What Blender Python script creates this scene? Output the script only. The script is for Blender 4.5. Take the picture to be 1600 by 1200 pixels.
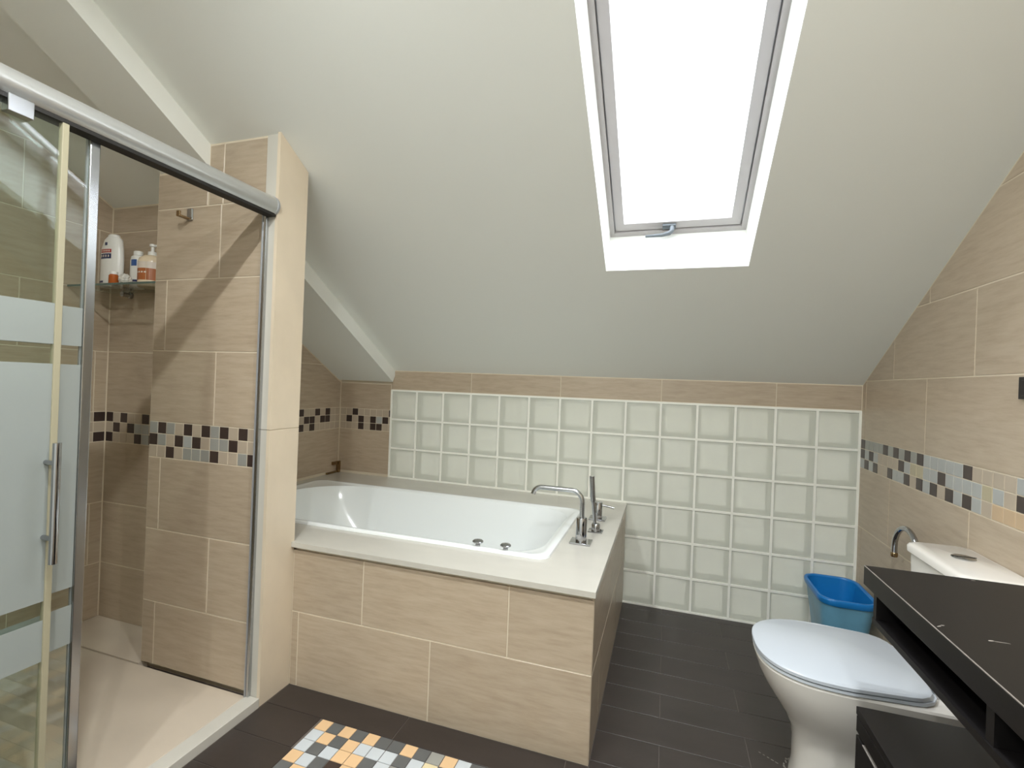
import bpy, bmesh, math, random
from mathutils import Vector, Matrix

# ------------------------------------------------------------------ reset
for o in list(bpy.data.objects):
    bpy.data.objects.remove(o, do_unlink=True)
scene = bpy.context.scene
COL = scene.collection
random.seed(7)

# ------------------------------------------------------------------ camera
CX, CY, CZ = 1.8258, -2.9546, 1.2704
YAW, PITCH, ROLL, FPX = 0.3093, 0.0006, 0.0382, 754.81
fw = Vector((-math.sin(YAW) * math.cos(PITCH), math.cos(YAW) * math.cos(PITCH), math.sin(PITCH)))
rt = Vector((math.cos(YAW), math.sin(YAW), 0))
up = rt.cross(fw)
rt2 = math.cos(ROLL) * rt + math.sin(ROLL) * up
up2 = -math.sin(ROLL) * rt + math.cos(ROLL) * up
cam_d = bpy.data.cameras.new('camera')
cam_d.sensor_width = 36.0
cam_d.lens = 36.0 * FPX / 1600.0
cam_d.clip_start = 0.02
cam = bpy.data.objects.new('camera', cam_d)
m = Matrix((rt2, up2, -fw)).transposed().to_4x4()
m.translation = (CX, CY, CZ)
cam.matrix_world = m
COL.objects.link(cam)
scene.camera = cam

# ------------------------------------------------------------------ world, daylight, exposure
SKY = 12.0
world = bpy.data.worlds.new('sky')
scene.world = world
world.use_nodes = True
bg = world.node_tree.nodes['Background']
bg.inputs['Color'].default_value = (0.95, 0.97, 1.0, 1)
bg.inputs['Strength'].default_value = SKY
vs = scene.view_settings
vs.view_transform = 'Standard'
vs.look = 'None'
vs.exposure = 0.1
vs.gamma = 1.0
vs.use_curve_mapping = False
scene.cycles.max_bounces = 16
scene.cycles.diffuse_bounces = 8
scene.cycles.glossy_bounces = 6
scene.cycles.transmission_bounces = 8
scene.cycles.transparent_max_bounces = 24

# room constants (metres, from the glass block module of 0.20 m)
TAN = 0.5886
ZT = 1.336                      # where the sloped ceiling meets the back wall
TH = math.atan(TAN); CT = math.cos(TH); ST = math.sin(TH)
XR = 2.80                       # right wall
XL = -0.848                     # shower left wall
XA = -0.415                     # alcove left wall
YP = -1.468                     # shower back wall (front of the pier)
YB = -1.320                     # bath front
YREC = -1.262                   # back of the shower recess
XP = 0.385                      # room face of the pier
DROP = 0.095
YF = -4.3                       # wall behind the camera
ZFLAT = 2.55
YFLAT = -(ZFLAT - ZT) / TAN
SHY = -2.75                     # front end of the shower
XB, ZB = 1.623, 0.591           # bath box

def portal(name, loc, rot, sx, sy):
    l = bpy.data.lights.new(name, 'AREA'); l.shape = 'RECTANGLE'; l.size = sx; l.size_y = sy
    l.cycles.is_portal = True
    o = bpy.data.objects.new(name, l); o.location = loc; o.rotation_euler = rot
    COL.objects.link(o); return o
SKX0, SKX1, SKV0, SKV1, SKN = 1.55, 2.13, 0.900, 2.300, 0.215
vm = (SKV0 + SKV1) / 2
nrm = Vector((0, ST, CT))       # outward normal of the roof slope
pc = Vector(((SKX0 + SKX1) / 2, -vm * CT, ZT + vm * ST)) + nrm * (SKN + 0.10)
portal('skylight_portal', pc, (-TH, 0, 0), SKX1 - SKX0, SKV1 - SKV0)

# ------------------------------------------------------------------ materials
MATS = {}
def lin(c):
    return tuple((v / 255 / 12.92) if v / 255 <= 0.04045 else ((v / 255 + 0.055) / 1.055) ** 2.4 for v in c)
def base_mat(name):
    m = bpy.data.materials.new(name); m.use_nodes = True
    nt = m.node_tree
    MATS[name] = m
    return m, nt, nt.nodes['Principled BSDF']
def N(nt, t, **kw):
    n = nt.nodes.new(t)
    for k, v in kw.items(): setattr(n, k, v)
    return n
def coords(nt, scale, rnd=True):
    tc = N(nt, 'ShaderNodeTexCoord')
    mp = N(nt, 'ShaderNodeMapping')
    mp.inputs['Scale'].default_value = scale
    nt.links.new(tc.outputs['Object'], mp.inputs['Vector'])
    if not rnd: return mp.outputs['Vector']
    oi = N(nt, 'ShaderNodeObjectInfo')
    ml = N(nt, 'ShaderNodeMath', operation='MULTIPLY'); ml.inputs[1].default_value = 61.0
    nt.links.new(oi.outputs['Random'], ml.inputs[0])
    va = N(nt, 'ShaderNodeVectorMath', operation='ADD')
    nt.links.new(mp.outputs['Vector'], va.inputs[0]); nt.links.new(ml.outputs[0], va.inputs[1])
    return va.outputs[0]
def simple(name, c, rough=0.5, metal=0.0, var=0.0, scale=(6, 6, 6), bump=0.0, bscale=40, spec=0.5, coat=0.0, rnd=False):
    m, nt, p = base_mat(name)
    col = lin(c)
    p.inputs['Base Color'].default_value = (*col, 1)
    p.inputs['Roughness'].default_value = rough
    p.inputs['Metallic'].default_value = metal
    p.inputs['Specular IOR Level'].default_value = spec
    if coat: p.inputs['Coat Weight'].default_value = coat; p.inputs['Coat Roughness'].default_value = 0.05
    if var or bump:
        v = coords(nt, scale, rnd)
        nz = N(nt, 'ShaderNodeTexNoise'); nz.inputs['Scale'].default_value = 1.0; nz.inputs['Detail'].default_value = 5
        nt.links.new(v, nz.inputs['Vector'])
        if var:
            rp = N(nt, 'ShaderNodeValToRGB')
            rp.color_ramp.elements[0].position = 0.3; rp.color_ramp.elements[1].position = 0.7
            rp.color_ramp.elements[0].color = (*[x * (1 - var) for x in col], 1)
            rp.color_ramp.elements[1].color = (*[min(1, x * (1 + var)) for x in col], 1)
            nt.links.new(nz.outputs['Fac'], rp.inputs[0]); nt.links.new(rp.outputs[0], p.inputs['Base Color'])
        if bump:
            n2 = N(nt, 'ShaderNodeTexNoise'); n2.inputs['Scale'].default_value = bscale; n2.inputs['Detail'].default_value = 3
            nt.links.new(v, n2.inputs['Vector'])
            b = N(nt, 'ShaderNodeBump'); b.inputs['Strength'].default_value = bump; b.inputs['Distance'].default_value = 0.002
            nt.links.new(n2.outputs['Fac'], b.inputs['Height']); nt.links.new(b.outputs[0], p.inputs['Normal'])
    return m
def streak_tile(name, dark, mid, light, rough=0.32):
    m, nt, p = base_mat(name)
    v = coords(nt, (5, 34, 1))
    nz = N(nt, 'ShaderNodeTexNoise'); nz.inputs['Scale'].default_value = 1.6; nz.inputs['Detail'].default_value = 7; nz.inputs['Roughness'].default_value = 0.62
    nt.links.new(v, nz.inputs['Vector'])
    rp = N(nt, 'ShaderNodeValToRGB'); e = rp.color_ramp.elements
    e[0].position = 0.30; e[0].color = (*lin(dark), 1)
    e[1].position = 0.72; e[1].color = (*lin(light), 1)
    x = e.new(0.5); x.color = (*lin(mid), 1)
    nt.links.new(nz.outputs['Fac'], rp.inputs[0])
    oi = N(nt, 'ShaderNodeObjectInfo')
    mr = N(nt, 'ShaderNodeMapRange'); mr.inputs['To Min'].default_value = 0.95; mr.inputs['To Max'].default_value = 1.05
    nt.links.new(oi.outputs['Random'], mr.inputs['Value'])
    hs = N(nt, 'ShaderNodeHueSaturation')
    nt.links.new(mr.outputs[0], hs.inputs['Value']); nt.links.new(rp.outputs[0], hs.inputs['Color'])
    nt.links.new(hs.outputs[0], p.inputs['Base Color'])
    p.inputs['Roughness'].default_value = rough
    b = N(nt, 'ShaderNodeBump'); b.inputs['Strength'].default_value = 0.08; b.inputs['Distance'].default_value = 0.002
    nt.links.new(nz.outputs['Fac'], b.inputs['Height']); nt.links.new(b.outputs[0], p.inputs['Normal'])
    return m
def thin_glass(name, tint, rough=0.0, ior=1.5, wavy=0.0, milk=None):
    m, nt, p = base_mat(name)
    nt.nodes.remove(p)
    out = nt.nodes['Material Output']
    tr = N(nt, 'ShaderNodeBsdfTransparent'); tr.inputs['Color'].default_value = (*lin(tint), 1)
    gl = N(nt, 'ShaderNodeBsdfGlossy'); gl.inputs['Roughness'].default_value = rough
    lw = N(nt, 'ShaderNodeLayerWeight'); lw.inputs['Blend'].default_value = 0.5      # Facing = 1 - |cos|
    pw = N(nt, 'ShaderNodeMath', operation='POWER'); pw.inputs[1].default_value = 5.0
    nt.links.new(lw.outputs['Facing'], pw.inputs[0])
    fr = N(nt, 'ShaderNodeMath', operation='MULTIPLY_ADD')                            # Schlick reflectance of one glass face
    f0 = ((ior - 1) / (ior + 1)) ** 2
    fr.inputs[1].default_value = 1 - f0; fr.inputs[2].default_value = f0
    nt.links.new(pw.outputs[0], fr.inputs[0])
    mx = N(nt, 'ShaderNodeMixShader')
    inner = tr.outputs[0]
    if milk:                               # pressed, slightly milky glass
        df = N(nt, 'ShaderNodeBsdfDiffuse'); df.inputs['Color'].default_value = (*lin(milk[1]), 1)
        mk = N(nt, 'ShaderNodeMixShader'); mk.inputs[0].default_value = milk[0]
        nt.links.new(tr.outputs[0], mk.inputs[1]); nt.links.new(df.outputs[0], mk.inputs[2]); inner = mk.outputs[0]
    nt.links.new(fr.outputs[0], mx.inputs[0]); nt.links.new(inner, mx.inputs[1]); nt.links.new(gl.outputs[0], mx.inputs[2])
    nt.links.new(mx.outputs[0], out.inputs['Surface'])
    if wavy:
        v = coords(nt, (9, 9, 9))
        nz = N(nt, 'ShaderNodeTexNoise'); nz.inputs['Scale'].default_value = 1.0; nz.inputs['Detail'].default_value = 1.5
        nt.links.new(v, nz.inputs['Vector'])
        b = N(nt, 'ShaderNodeBump'); b.inputs['Strength'].default_value = wavy; b.inputs['Distance'].default_value = 0.03
        nt.links.new(nz.outputs['Fac'], b.inputs['Height'])
        nt.links.new(b.outputs[0], gl.inputs['Normal']); nt.links.new(b.outputs[0], lw.inputs['Normal'])
    return m
def frosted(name, c, through=0.3):
    m, nt, p = base_mat(name); nt.nodes.remove(p)
    out = nt.nodes['Material Output']
    d = N(nt, 'ShaderNodeBsdfDiffuse'); d.inputs['Color'].default_value = (*lin(c), 1)
    t = N(nt, 'ShaderNodeBsdfTranslucent'); t.inputs['Color'].default_value = (*lin(c), 1)
    m1 = N(nt, 'ShaderNodeMixShader'); m1.inputs[0].default_value = 0.3
    nt.links.new(d.outputs[0], m1.inputs[1]); nt.links.new(t.outputs[0], m1.inputs[2])
    tr = N(nt, 'ShaderNodeBsdfTransparent')
    m2 = N(nt, 'ShaderNodeMixShader'); m2.inputs[0].default_value = through
    nt.links.new(m1.outputs[0], m2.inputs[1]); nt.links.new(tr.outputs[0], m2.inputs[2])
    nt.links.new(m2.outputs[0], out.inputs['Surface'])
    return m
def emit(name, c, s):
    m, nt, p = base_mat(name)
    p.inputs['Emission Color'].default_value = (*lin(c), 1); p.inputs['Emission Strength'].default_value = s
    return m

streak_tile('tile_beige', (170, 153, 132), (180, 164, 143), (188, 173, 153))
simple('grout', (214, 203, 182), 0.7)
simple('marble', (196, 193, 184), 0.22, var=0.05, scale=(3, 5, 3))
simple('marble_warm', (214, 200, 178), 0.25, var=0.05, scale=(4, 6, 4))
simple('marble_tray', (198, 186, 170), 0.3, var=0.06, scale=(3, 5, 3))
simple('paint_white', (234, 236, 231), 0.6, bump=0.05, bscale=60, scale=(4, 4, 4))
simple('joint_white', (242, 242, 234), 0.5)
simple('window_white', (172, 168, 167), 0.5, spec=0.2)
simple('handle_grey', (104, 110, 114), 0.5, spec=0.2)
simple('alu_grey', (170, 172, 176), 0.35, metal=0.4)
simple('floor_dark', (54, 47, 44), 0.36, var=0.14, scale=(4, 12, 4), bump=0.10, bscale=8, rnd=True)
simple('floor_grout', (100, 92, 86), 0.7)
simple('tess_dark', (62, 50, 46), 0.3, var=0.15, rnd=True)
simple('tess_grey', (152, 152, 146), 0.3, var=0.06, rnd=True)
simple('tess_slate', (96, 98, 98), 0.3, var=0.10, rnd=True)
simple('tess_silver', (170, 172, 170), 0.3, var=0.04, rnd=True)
simple('tess_cream', (180, 166, 148), 0.3, var=0.05, rnd=True)
simple('tess_orange', (196, 170, 138), 0.3, var=0.06, rnd=True)
simple('tess_ochre', (180, 170, 142), 0.3, var=0.05, rnd=True)
simple('rug_orange', (226, 190, 146), 0.3, var=0.06, rnd=True)
simple('rug_silver', (198, 204, 208), 0.3, var=0.04, rnd=True)
simple('rug_yellow', (220, 206, 168), 0.3, var=0.05, rnd=True)
simple('block_side', (240, 241, 236), 0.5)
simple('block_back', (242, 241, 230), 0.5, var=0.05, scale=(14, 14, 14), rnd=True)
def backlit(m, c):                          # frosted back of a block lets a little outdoor light through
    nt = m.node_tree; p = nt.nodes['Principled BSDF']; out = nt.nodes['Material Output']
    t = N(nt, 'ShaderNodeBsdfTranslucent'); t.inputs['Color'].default_value = (*c, 1)
    a = N(nt, 'ShaderNodeAddShader')
    nt.links.new(p.outputs[0], a.inputs[0]); nt.links.new(t.outputs[0], a.inputs[1]); nt.links.new(a.outputs[0], out.inputs['Surface'])
backlit(MATS['block_back'], (0.030, 0.029, 0.027))
thin_glass('block_glass', (250, 253, 250), rough=0.14, wavy=0.25, milk=(0.68, (204, 205, 197)))
thin_glass('shower_glass', (247, 251, 248))
thin_glass('shelf_glass', (247, 251, 249))
thin_glass('window_glass', (250, 252, 255))
frosted('frost', (178, 184, 181), 0.25)
simple('seal', (158, 152, 128), 0.4)
simple('chrome', (178, 179, 182), 0.06, metal=1.0)
simple('chrome_satin', (186, 188, 190), 0.2, metal=1.0)
simple('alu_rail', (200, 201, 200), 0.28, metal=0.75)
simple('bronze', (150, 128, 98), 0.2, metal=1.0)
simple('shelf_edge', (88, 108, 100), 0.2)
simple('dark_gap', (26, 24, 22), 0.6)
simple('acrylic', (236, 240, 240), 0.12, coat=0.4)
simple('ceramic', (226, 222, 215), 0.10, coat=0.5)
simple('lid_white', (194, 201, 209), 0.22)
simple('black_wood', (19, 17, 17), 0.4, spec=0.35, var=0.2, scale=(20, 4, 20), bump=0.04)
simple('edge_worn', (134, 128, 122), 0.4, var=0.2, scale=(30, 30, 30))
simple('bin_blue', (22, 118, 190), 0.35, var=0.05)
simple('bin_teal', (104, 158, 186), 0.35, var=0.12, scale=(8, 8, 8))
simple('plastic_white', (236, 236, 232), 0.3)
simple('plastic_cream', (232, 214, 186), 0.25)
simple('label_red', (176, 62, 58), 0.4)
simple('label_navy', (44, 56, 96), 0.4)
simple('label_orange', (172, 100, 54), 0.4)
simple('label_blue', (52, 88, 150), 0.4)
simple('label_pale', (226, 214, 202), 0.4)
simple('amber', (176, 92, 40), 0.2)
simple('puff', (206, 204, 196), 0.6)
simple('switch_black', (34, 32, 34), 0.3)
emit('lamp_glow', (252, 255, 253), 25.0)

# ------------------------------------------------------------------ mesh helpers
def link(o, parent=None):
    COL.objects.link(o)
    if parent is not None: o.parent = parent
    return o
def mesh_from(name, verts, faces, mats, fmats=None, smooth=False):
    me = bpy.data.meshes.new(name)
    me.from_pydata([tuple(v) for v in verts], [], faces)
    for k in (mats if isinstance(mats, (list, tuple)) else [mats]): me.materials.append(MATS[k])
    if fmats:
        for p, i in zip(me.polygons, fmats): p.material_index = i
    if smooth:
        for p in me.polygons: p.use_smooth = True
    me.update()
    return me
class MB:
    """collects shapes of ONE mesh"""
    def __init__(s): s.v = []; s.f = []; s.sm = []
    def add(s, vs, fs, smooth=False):
        k = len(s.v); s.v += [tuple(v) for v in vs]
        for f in fs: s.f.append(tuple(i + k for i in f)); s.sm.append(smooth)
        return s
    def box(s, a, b, c=0.0):
        x0, x1 = sorted((a[0], b[0])); y0, y1 = sorted((a[1], b[1])); z0, z1 = sorted((a[2], b[2]))
        if c <= 0:
            vs = [(x, y, z) for z in (z0, z1) for y in (y0, y1) for x in (x0, x1)]
            return s.add(vs, [(0, 2, 3, 1), (4, 5, 7, 6), (0, 1, 5, 4), (2, 6, 7, 3), (0, 4, 6, 2), (1, 3, 7, 5)])
        c = min(c, (x1 - x0) / 2.1, (y1 - y0) / 2.1, (z1 - z0) / 2.1)
        bm = bmesh.new(); bmesh.ops.create_cube(bm, size=1)
        bmesh.ops.scale(bm, vec=(x1 - x0, y1 - y0, z1 - z0), verts=bm.verts)
        bmesh.ops.translate(bm, vec=((x0 + x1) / 2, (y0 + y1) / 2, (z0 + z1) / 2), verts=bm.verts)
        bmesh.ops.bevel(bm, geom=bm.edges[:], offset=c, segments=2, profile=0.5, affect='EDGES')
        bm.verts.index_update()
        s.add([v.co[:] for v in bm.verts], [tuple(v.index for v in f.verts) for f in bm.faces])
        bm.free(); return s
    def prism(s, poly, axis, a, b):
        """poly of 2-D points in the plane across axis ('x': (y,z), 'y': (x,z), 'z': (x,y)) from a to b"""
        n = len(poly)
        def P(p, t): return {'x': (t, p[0], p[1]), 'y': (p[0], t, p[1]), 'z': (p[0], p[1], t)}[axis]
        vs = [P(p, a) for p in poly] + [P(p, b) for p in poly]
        fs = [tuple(range(n - 1, -1, -1)), tuple(range(n, 2 * n))] + [(i, (i + 1) % n, n + (i + 1) % n, n + i) for i in range(n)]
        return s.add(vs, fs)
    def loft(s, rings, cap0=True, cap1=True, smooth=True):
        n = len(rings[0]); vs = [p for r in rings for p in r]; fs = []
        for k in range(len(rings) - 1):
            for i in range(n):
                j = (i + 1) % n
                fs.append((k * n + i, k * n + j, (k + 1) * n + j, (k + 1) * n + i))
        k0 = len(s.v); s.add(vs, fs, smooth)
        if cap0: s.f.append(tuple(k0 + i for i in range(n - 1, -1, -1))); s.sm.append(False)
        if cap1: s.f.append(tuple(k0 + (len(rings) - 1) * n + i for i in range(n))); s.sm.append(False)
        return s
    def cyl(s, p0, p1, r0, r1=None, n=20, smooth=True):
        return s.tube([p0, p1], [r0, r0 if r1 is None else r1], n)
    def tube(s, pts, r, n=14):
        pts = [Vector(p) for p in pts]
        rs = r if isinstance(r, (list, tuple)) else [r] * len(pts)
        rings = []; prev = None
        for i, p in enumerate(pts):
            d = (pts[min(i + 1, len(pts) - 1)] - pts[max(i - 1, 0)]).normalized()
            if prev is None:
                a = Vector((0, 0, 1)) if abs(d.z) < 0.9 else Vector((1, 0, 0))
                u = d.cross(a).normalized()
            else:
                u = (prev - d * prev.dot(d)).normalized()
            prev = u; w = d.cross(u)
            rings.append([p + rs[i] * (math.cos(t) * u + math.sin(t) * w) for t in [2 * math.pi * k / n for k in range(n)]])
        return s.loft(rings)
    def lathe(s, c, prof, n=24, ax='z'):
        rings = []
        for r, h in prof:
            ring = []
            for k in range(n):
                t = 2 * math.pi * k / n; a, b = r * math.cos(t), r * math.sin(t)
                ring.append({'z': (c[0] + a, c[1] + b, c[2] + h), 'y': (c[0] + a, c[1] - h, c[2] + b), 'x': (c[0] + h, c[1] + a, c[2] + b)}[ax])
            rings.append(ring)
        return s.loft(rings)
    def build(s, name, mats, parent=None, fix=True, fmats=None, origin=None):
        me = mesh_from(name, s.v, s.f, mats, fmats)
        for p, sm in zip(me.polygons, s.sm): p.use_smooth = sm
        if fix:
            bm = bmesh.new(); bm.from_mesh(me); bmesh.ops.recalc_face_normals(bm, faces=bm.faces); bm.to_mesh(me); bm.free()
        o = bpy.data.objects.new(name, me)
        if any(s.sm): me.set_sharp_from_angle(angle=math.radians(38))
        return link(o, parent)
def tag(o, label=None, cat=None, group=None, kind=None):
    if label: o['label'] = label
    if cat: o['category'] = cat
    if group: o['group'] = group
    if kind: o['kind'] = kind
    return o
def thing(name, label, cat, loc=(0, 0, 0), group=None):
    """an Empty at the thing's base; its parts are given in world coordinates (parented with an inverse)"""
    o = bpy.data.objects.new(name, None); o.empty_display_size = 0.05
    o.location = loc
    link(o); tag(o, label, cat, group)
    return o
def adopt(o, parent):
    o.parent = parent
    o.matrix_parent_inverse = Matrix.Translation(parent.location).inverted()
    return o
def part(mb, name, mats, parent, **kw):
    o = mb.build(name, mats, None, **kw)
    # give the part an origin at its own centre
    c = sum((Vector(b) for b in o.bound_box), Vector()) / 8
    o.data.transform(Matrix.Translation(-c)); o.location = c
    root = parent
    off = Vector(root.matrix_basis.translation)
    if root.parent is not None: off = off  # part > sub-part
    o.parent = parent
    o.matrix_parent_inverse = Matrix.Identity(4)
    w = world_loc(parent)
    o.location = c - w
    return o
def world_loc(o):
    v = Vector(o.location)
    while o.parent is not None:
        o = o.parent; v += Vector(o.location)
    return v
def single(mb, name, mats, label, cat, group=None, **kw):
    o = mb.build(name, mats, None, **kw)
    lo = [min(b[i] for b in o.bound_box) for i in range(3)]; hi = [max(b[i] for b in o.bound_box) for i in range(3)]
    c = Vector(((lo[0] + hi[0]) / 2, (lo[1] + hi[1]) / 2, lo[2]))
    o.data.transform(Matrix.Translation(-c)); o.location = c
    return tag(o, label, cat, group)
def struct(mb, name, mats, label, cat, **kw):
    o = mb.build(name, mats, None, **kw)
    return tag(o, label, cat, kind='structure')

# tiles: real pieces with chamfered edges, sharing mesh data
FR = {'-y': (Vector((1, 0, 0)), Vector((0, 0, 1)), Vector((0, -1, 0))),
      '+x': (Vector((0, 1, 0)), Vector((0, 0, 1)), Vector((1, 0, 0))),
      '-x': (Vector((0, -1, 0)), Vector((0, 0, 1)), Vector((-1, 0, 0))),
      '+y': (Vector((-1, 0, 0)), Vector((0, 0, 1)), Vector((0, 1, 0))),
      '+z': (Vector((1, 0, 0)), Vector((0, 1, 0)), Vector((0, 0, 1)))}
def clip_poly(poly, a, b, c):
    out = []
    for i in range(len(poly)):
        p, q = poly[i], poly[(i + 1) % len(poly)]
        fp, fq = a * p[0] + b * p[1] - c, a * q[0] + b * q[1] - c
        if fp <= 0: out.append(p)
        if (fp < 0 < fq) or (fq < 0 < fp):
            t = fp / (fp - fq); out.append((p[0] + t * (q[0] - p[0]), p[1] + t * (q[1] - p[1])))
    res = []
    for p in out:
        if not res or math.hypot(p[0] - res[-1][0], p[1] - res[-1][1]) > 1e-4: res.append(p)
    if len(res) > 1 and math.hypot(res[0][0] - res[-1][0], res[0][1] - res[-1][1]) < 1e-4: res.pop()
    return res
def inset(poly, d):
    r = list(poly)
    for i in range(len(poly)):
        p, q = poly[i], poly[(i + 1) % len(poly)]
        ex, ey = q[0] - p[0], q[1] - p[1]; L = math.hypot(ex, ey)
        a, b = ey / L, -ex / L                       # outward for a counter-clockwise polygon
        r = clip_poly(r, a, b, a * p[0] + b * p[1] - d)
        if len(r) < 3: return []
    return r
def area(poly):
    return 0.5 * sum(poly[i][0] * poly[(i + 1) % len(poly)][1] - poly[(i + 1) % len(poly)][0] * poly[i][1] for i in range(len(poly)))
TCACHE = {}
def tile(name, parent, face, plane, poly, mat, thick=0.009, cham=0.0012):
    """one tile: poly (u,v) counter-clockwise, its face in the plane at signed offset along the face normal"""
    if len(poly) < 3 or area(poly) < 2e-4: return None
    U, V, Nn = FR[face]
    us = [p[0] for p in poly]; vs_ = [p[1] for p in poly]
    cu, cv = (min(us) + max(us)) / 2, (min(vs_) + max(vs_)) / 2
    loc = [(round(p[0] - cu, 4), round(p[1] - cv, 4)) for p in poly]
    key = (tuple(loc), mat, thick, cham)
    me = TCACHE.get(key)
    if me is None:
        top = inset(loc, cham)
        n = len(loc)
        if len(top) != n: top = loc
        verts = [(p[0], p[1], -thick) for p in loc] + [(p[0], p[1], -cham) for p in loc] + [(p[0], p[1], 0) for p in top]
        faces = [tuple(range(2 * n, 3 * n)), tuple(range(n - 1, -1, -1))]
        for k in (0, 1):
            for i in range(n):
                j = (i + 1) % n
                faces.append((k * n + i, k * n + j, (k + 1) * n + j, (k + 1) * n + i))
        me = mesh_from(name, verts, faces, mat)
        TCACHE[key] = me
    o = bpy.data.objects.new(name, me)
    off = {'-y': -plane, '+x': plane, '-x': -plane, '+y': plane, '+z': plane}[face]
    M = Matrix((U, V, Nn)).transposed().to_4x4()
    M.translation = U * cu + V * cv + Nn * off
    o.matrix_world = M
    COL.objects.link(o)
    if parent is not None:
        o.parent = parent
        o.matrix_parent_inverse = parent.matrix_basis.inverted()
        o.matrix_basis = M
    return o
def uu(face, x):      # world horizontal coordinate -> u
    return -x if face in ('-x', '+y') else x
def rect(face, a, b, v0, v1):
    a, b = sorted((uu(face, a), uu(face, b)))
    return [(a, v0), (b, v0), (b, v1), (a, v1)]
def tile_wall(parent, face, plane, h0, h1, courses, clips=(), gap=0.0042, mat='tile_beige', name='tile'):
    for v0, v1, joints in courses:
        js = sorted([j for j in joints if min(h0, h1) + 0.012 < j < max(h0, h1) - 0.012] + [h0, h1])
        for a, b in zip(js, js[1:]):
            p = rect(face, a, b, v0, v1)
            for c in clips:
                p = clip_poly(p, *c)
                if len(p) < 3: break
            if len(p) < 3: continue
            p = inset(p, gap / 2)
            tile(name, parent, face, plane, p, mat)
TESS = {'D': 'tess_dark', 'G': 'tess_grey', 'L': 'tess_silver', 'P': 'tess_cream', 'O': 'tess_orange', 'Y': 'tess_ochre', 'S': 'tess_slate'}
def tess_band(parent, face, plane, start, step, rows, v1, vstep, kinds=TESS, gap=0.003, limit=None):
    """rows: strings of colour letters from the start, going down"""
    for r, s in enumerate(rows):
        for k, ch in enumerate(s):
            a, b = start + step * k, start + step * (k + 1)
            if limit is not None: a, b = [max(limit[0], min(limit[1], t)) for t in (a, b)]
            if abs(a - b) < 0.012: continue
            p = inset(rect(face, a, b, v1 - vstep * (r + 1), v1 - vstep * r), gap / 2)
            tile('mosaic_tile', parent, face, plane, p, kinds[ch], thick=0.009, cham=0.001)
def rnd_rows(n, pool, seed):
    r = random.Random(seed)
    return [''.join(r.choice(pool) for _ in range(n)) for _ in range(3)]

# courses of the 30 x 60 wall tiles
ZJ = [0.0, 0.303, 0.606, 0.908, 1.057, 1.356, 1.653, 1.950, 2.250, 2.560]
BAND = (0.908, 1.057)
def courses(even, odd, z0=0.0, z1=9):
    out = []
    for i, (a, b) in enumerate(zip(ZJ, ZJ[1:])):
        if (a, b) == BAND: continue
        k = i if i < 3 else i - 1
        a2, b2 = max(a, z0), min(b, z1)
        if b2 - a2 > 0.012: out.append((a2, b2, even if k % 2 == 0 else odd))
    return out
def rng(start, step=0.6, n=9): return [start + step * k for k in range(-n, n)]
G = 0.0015                                   # how far the joints lie behind the tile faces

# ------------------------------------------------------------------ floor
mb = MB(); mb.box((-1.0, YF - 0.2, -0.12), (XR + 0.2, 0.12, -0.0025))
floor = struct(mb, 'floor', 'floor_grout', 'dark brown plank tile floor with pale narrow joints', 'floor')
PL, P0 = 0.1535, -0.060
MX0, MX1 = 0.655, 1.855
MY1, MY0 = P0 - PL * 9, P0 - PL * 13       # mosaic rug set flush into the floor
row = -1
y1 = 0.0
while y1 > YF:
    y0 = P0 if row == -1 else max(YF, P0 - PL * (row + 1))
    joints = rng(2.147) if row % 2 == 0 else rng(1.847)
    js = [0.39] + [j for j in sorted(joints) if 0.40 < j < XR - 0.012] + [XR]
    if y1 <= SHY - 0.1 + 0.001: js = [XL] + [j for j in sorted(joints) if XL + 0.01 < j < XR - 0.012] + [XR]
    for a, b in zip(js, js[1:]):
        if y0 > YB - 0.005:                 # nothing under the bath box
            if b <= XB + 0.01: continue
            a = max(a, XB)
        elif y1 > YB and b <= XB: pass
        segs = [(a, b)]
        if y1 <= MY1 + 1e-4 and y0 >= MY0 - 1e-4:
            segs = []
            if a < MX0: segs.append((a, min(b, MX0)))
            if b > MX1: segs.append((max(a, MX1), b))
        for s0, s1 in segs:
            if s1 - s0 < 0.012: continue
            top = y1
            if y1 > YB and y0 <= YB - 0.005 and s0 < XB:      # the row cut by the bath front
                if s1 > XB + 0.02:
                    tile('floor_plank', floor, '+z', 0.0, inset([(XB, y0), (s1, y0), (s1, y1), (XB, y1)], 0.0013), 'floor_dark', cham=0.0008)
                    tile('floor_plank', floor, '+z', 0.0, inset([(s0, y0), (XB, y0), (XB, YB), (s0, YB)], 0.0013), 'floor_dark', cham=0.0008)
                    continue
                top = YB
            tile('floor_plank', floor, '+z', 0.0, inset([(s0, y0), (s1, y0), (s1, top), (s0, top)], 0.0013), 'floor_dark', cham=0.0008)
    y1 = y0; row += 1
RUG = ['OSOSOSSOSGOLSGOSLOSGOSOS', 'LOSOLLLSLYSOLSOGLSOLSGOL', 'LSLOOSLGOSLOSLGOSLOGSLOS', 'OLSDOSLOSGLOSDLOGSLOSOGL',
       'SOLGSOLDOGSLOSLGOSDLOSLG']
rr = random.Random(3)
RUGM = {'O': 'rug_orange', 'L': 'rug_silver', 'Y': 'rug_yellow'}
while len(RUG) < 12: RUG.append(''.join(rr.choice('OSLGOSLD') for _ in range(24)))
cs, rs = (MX1 - MX0) / 24, (MY1 - MY0) / 12
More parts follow.
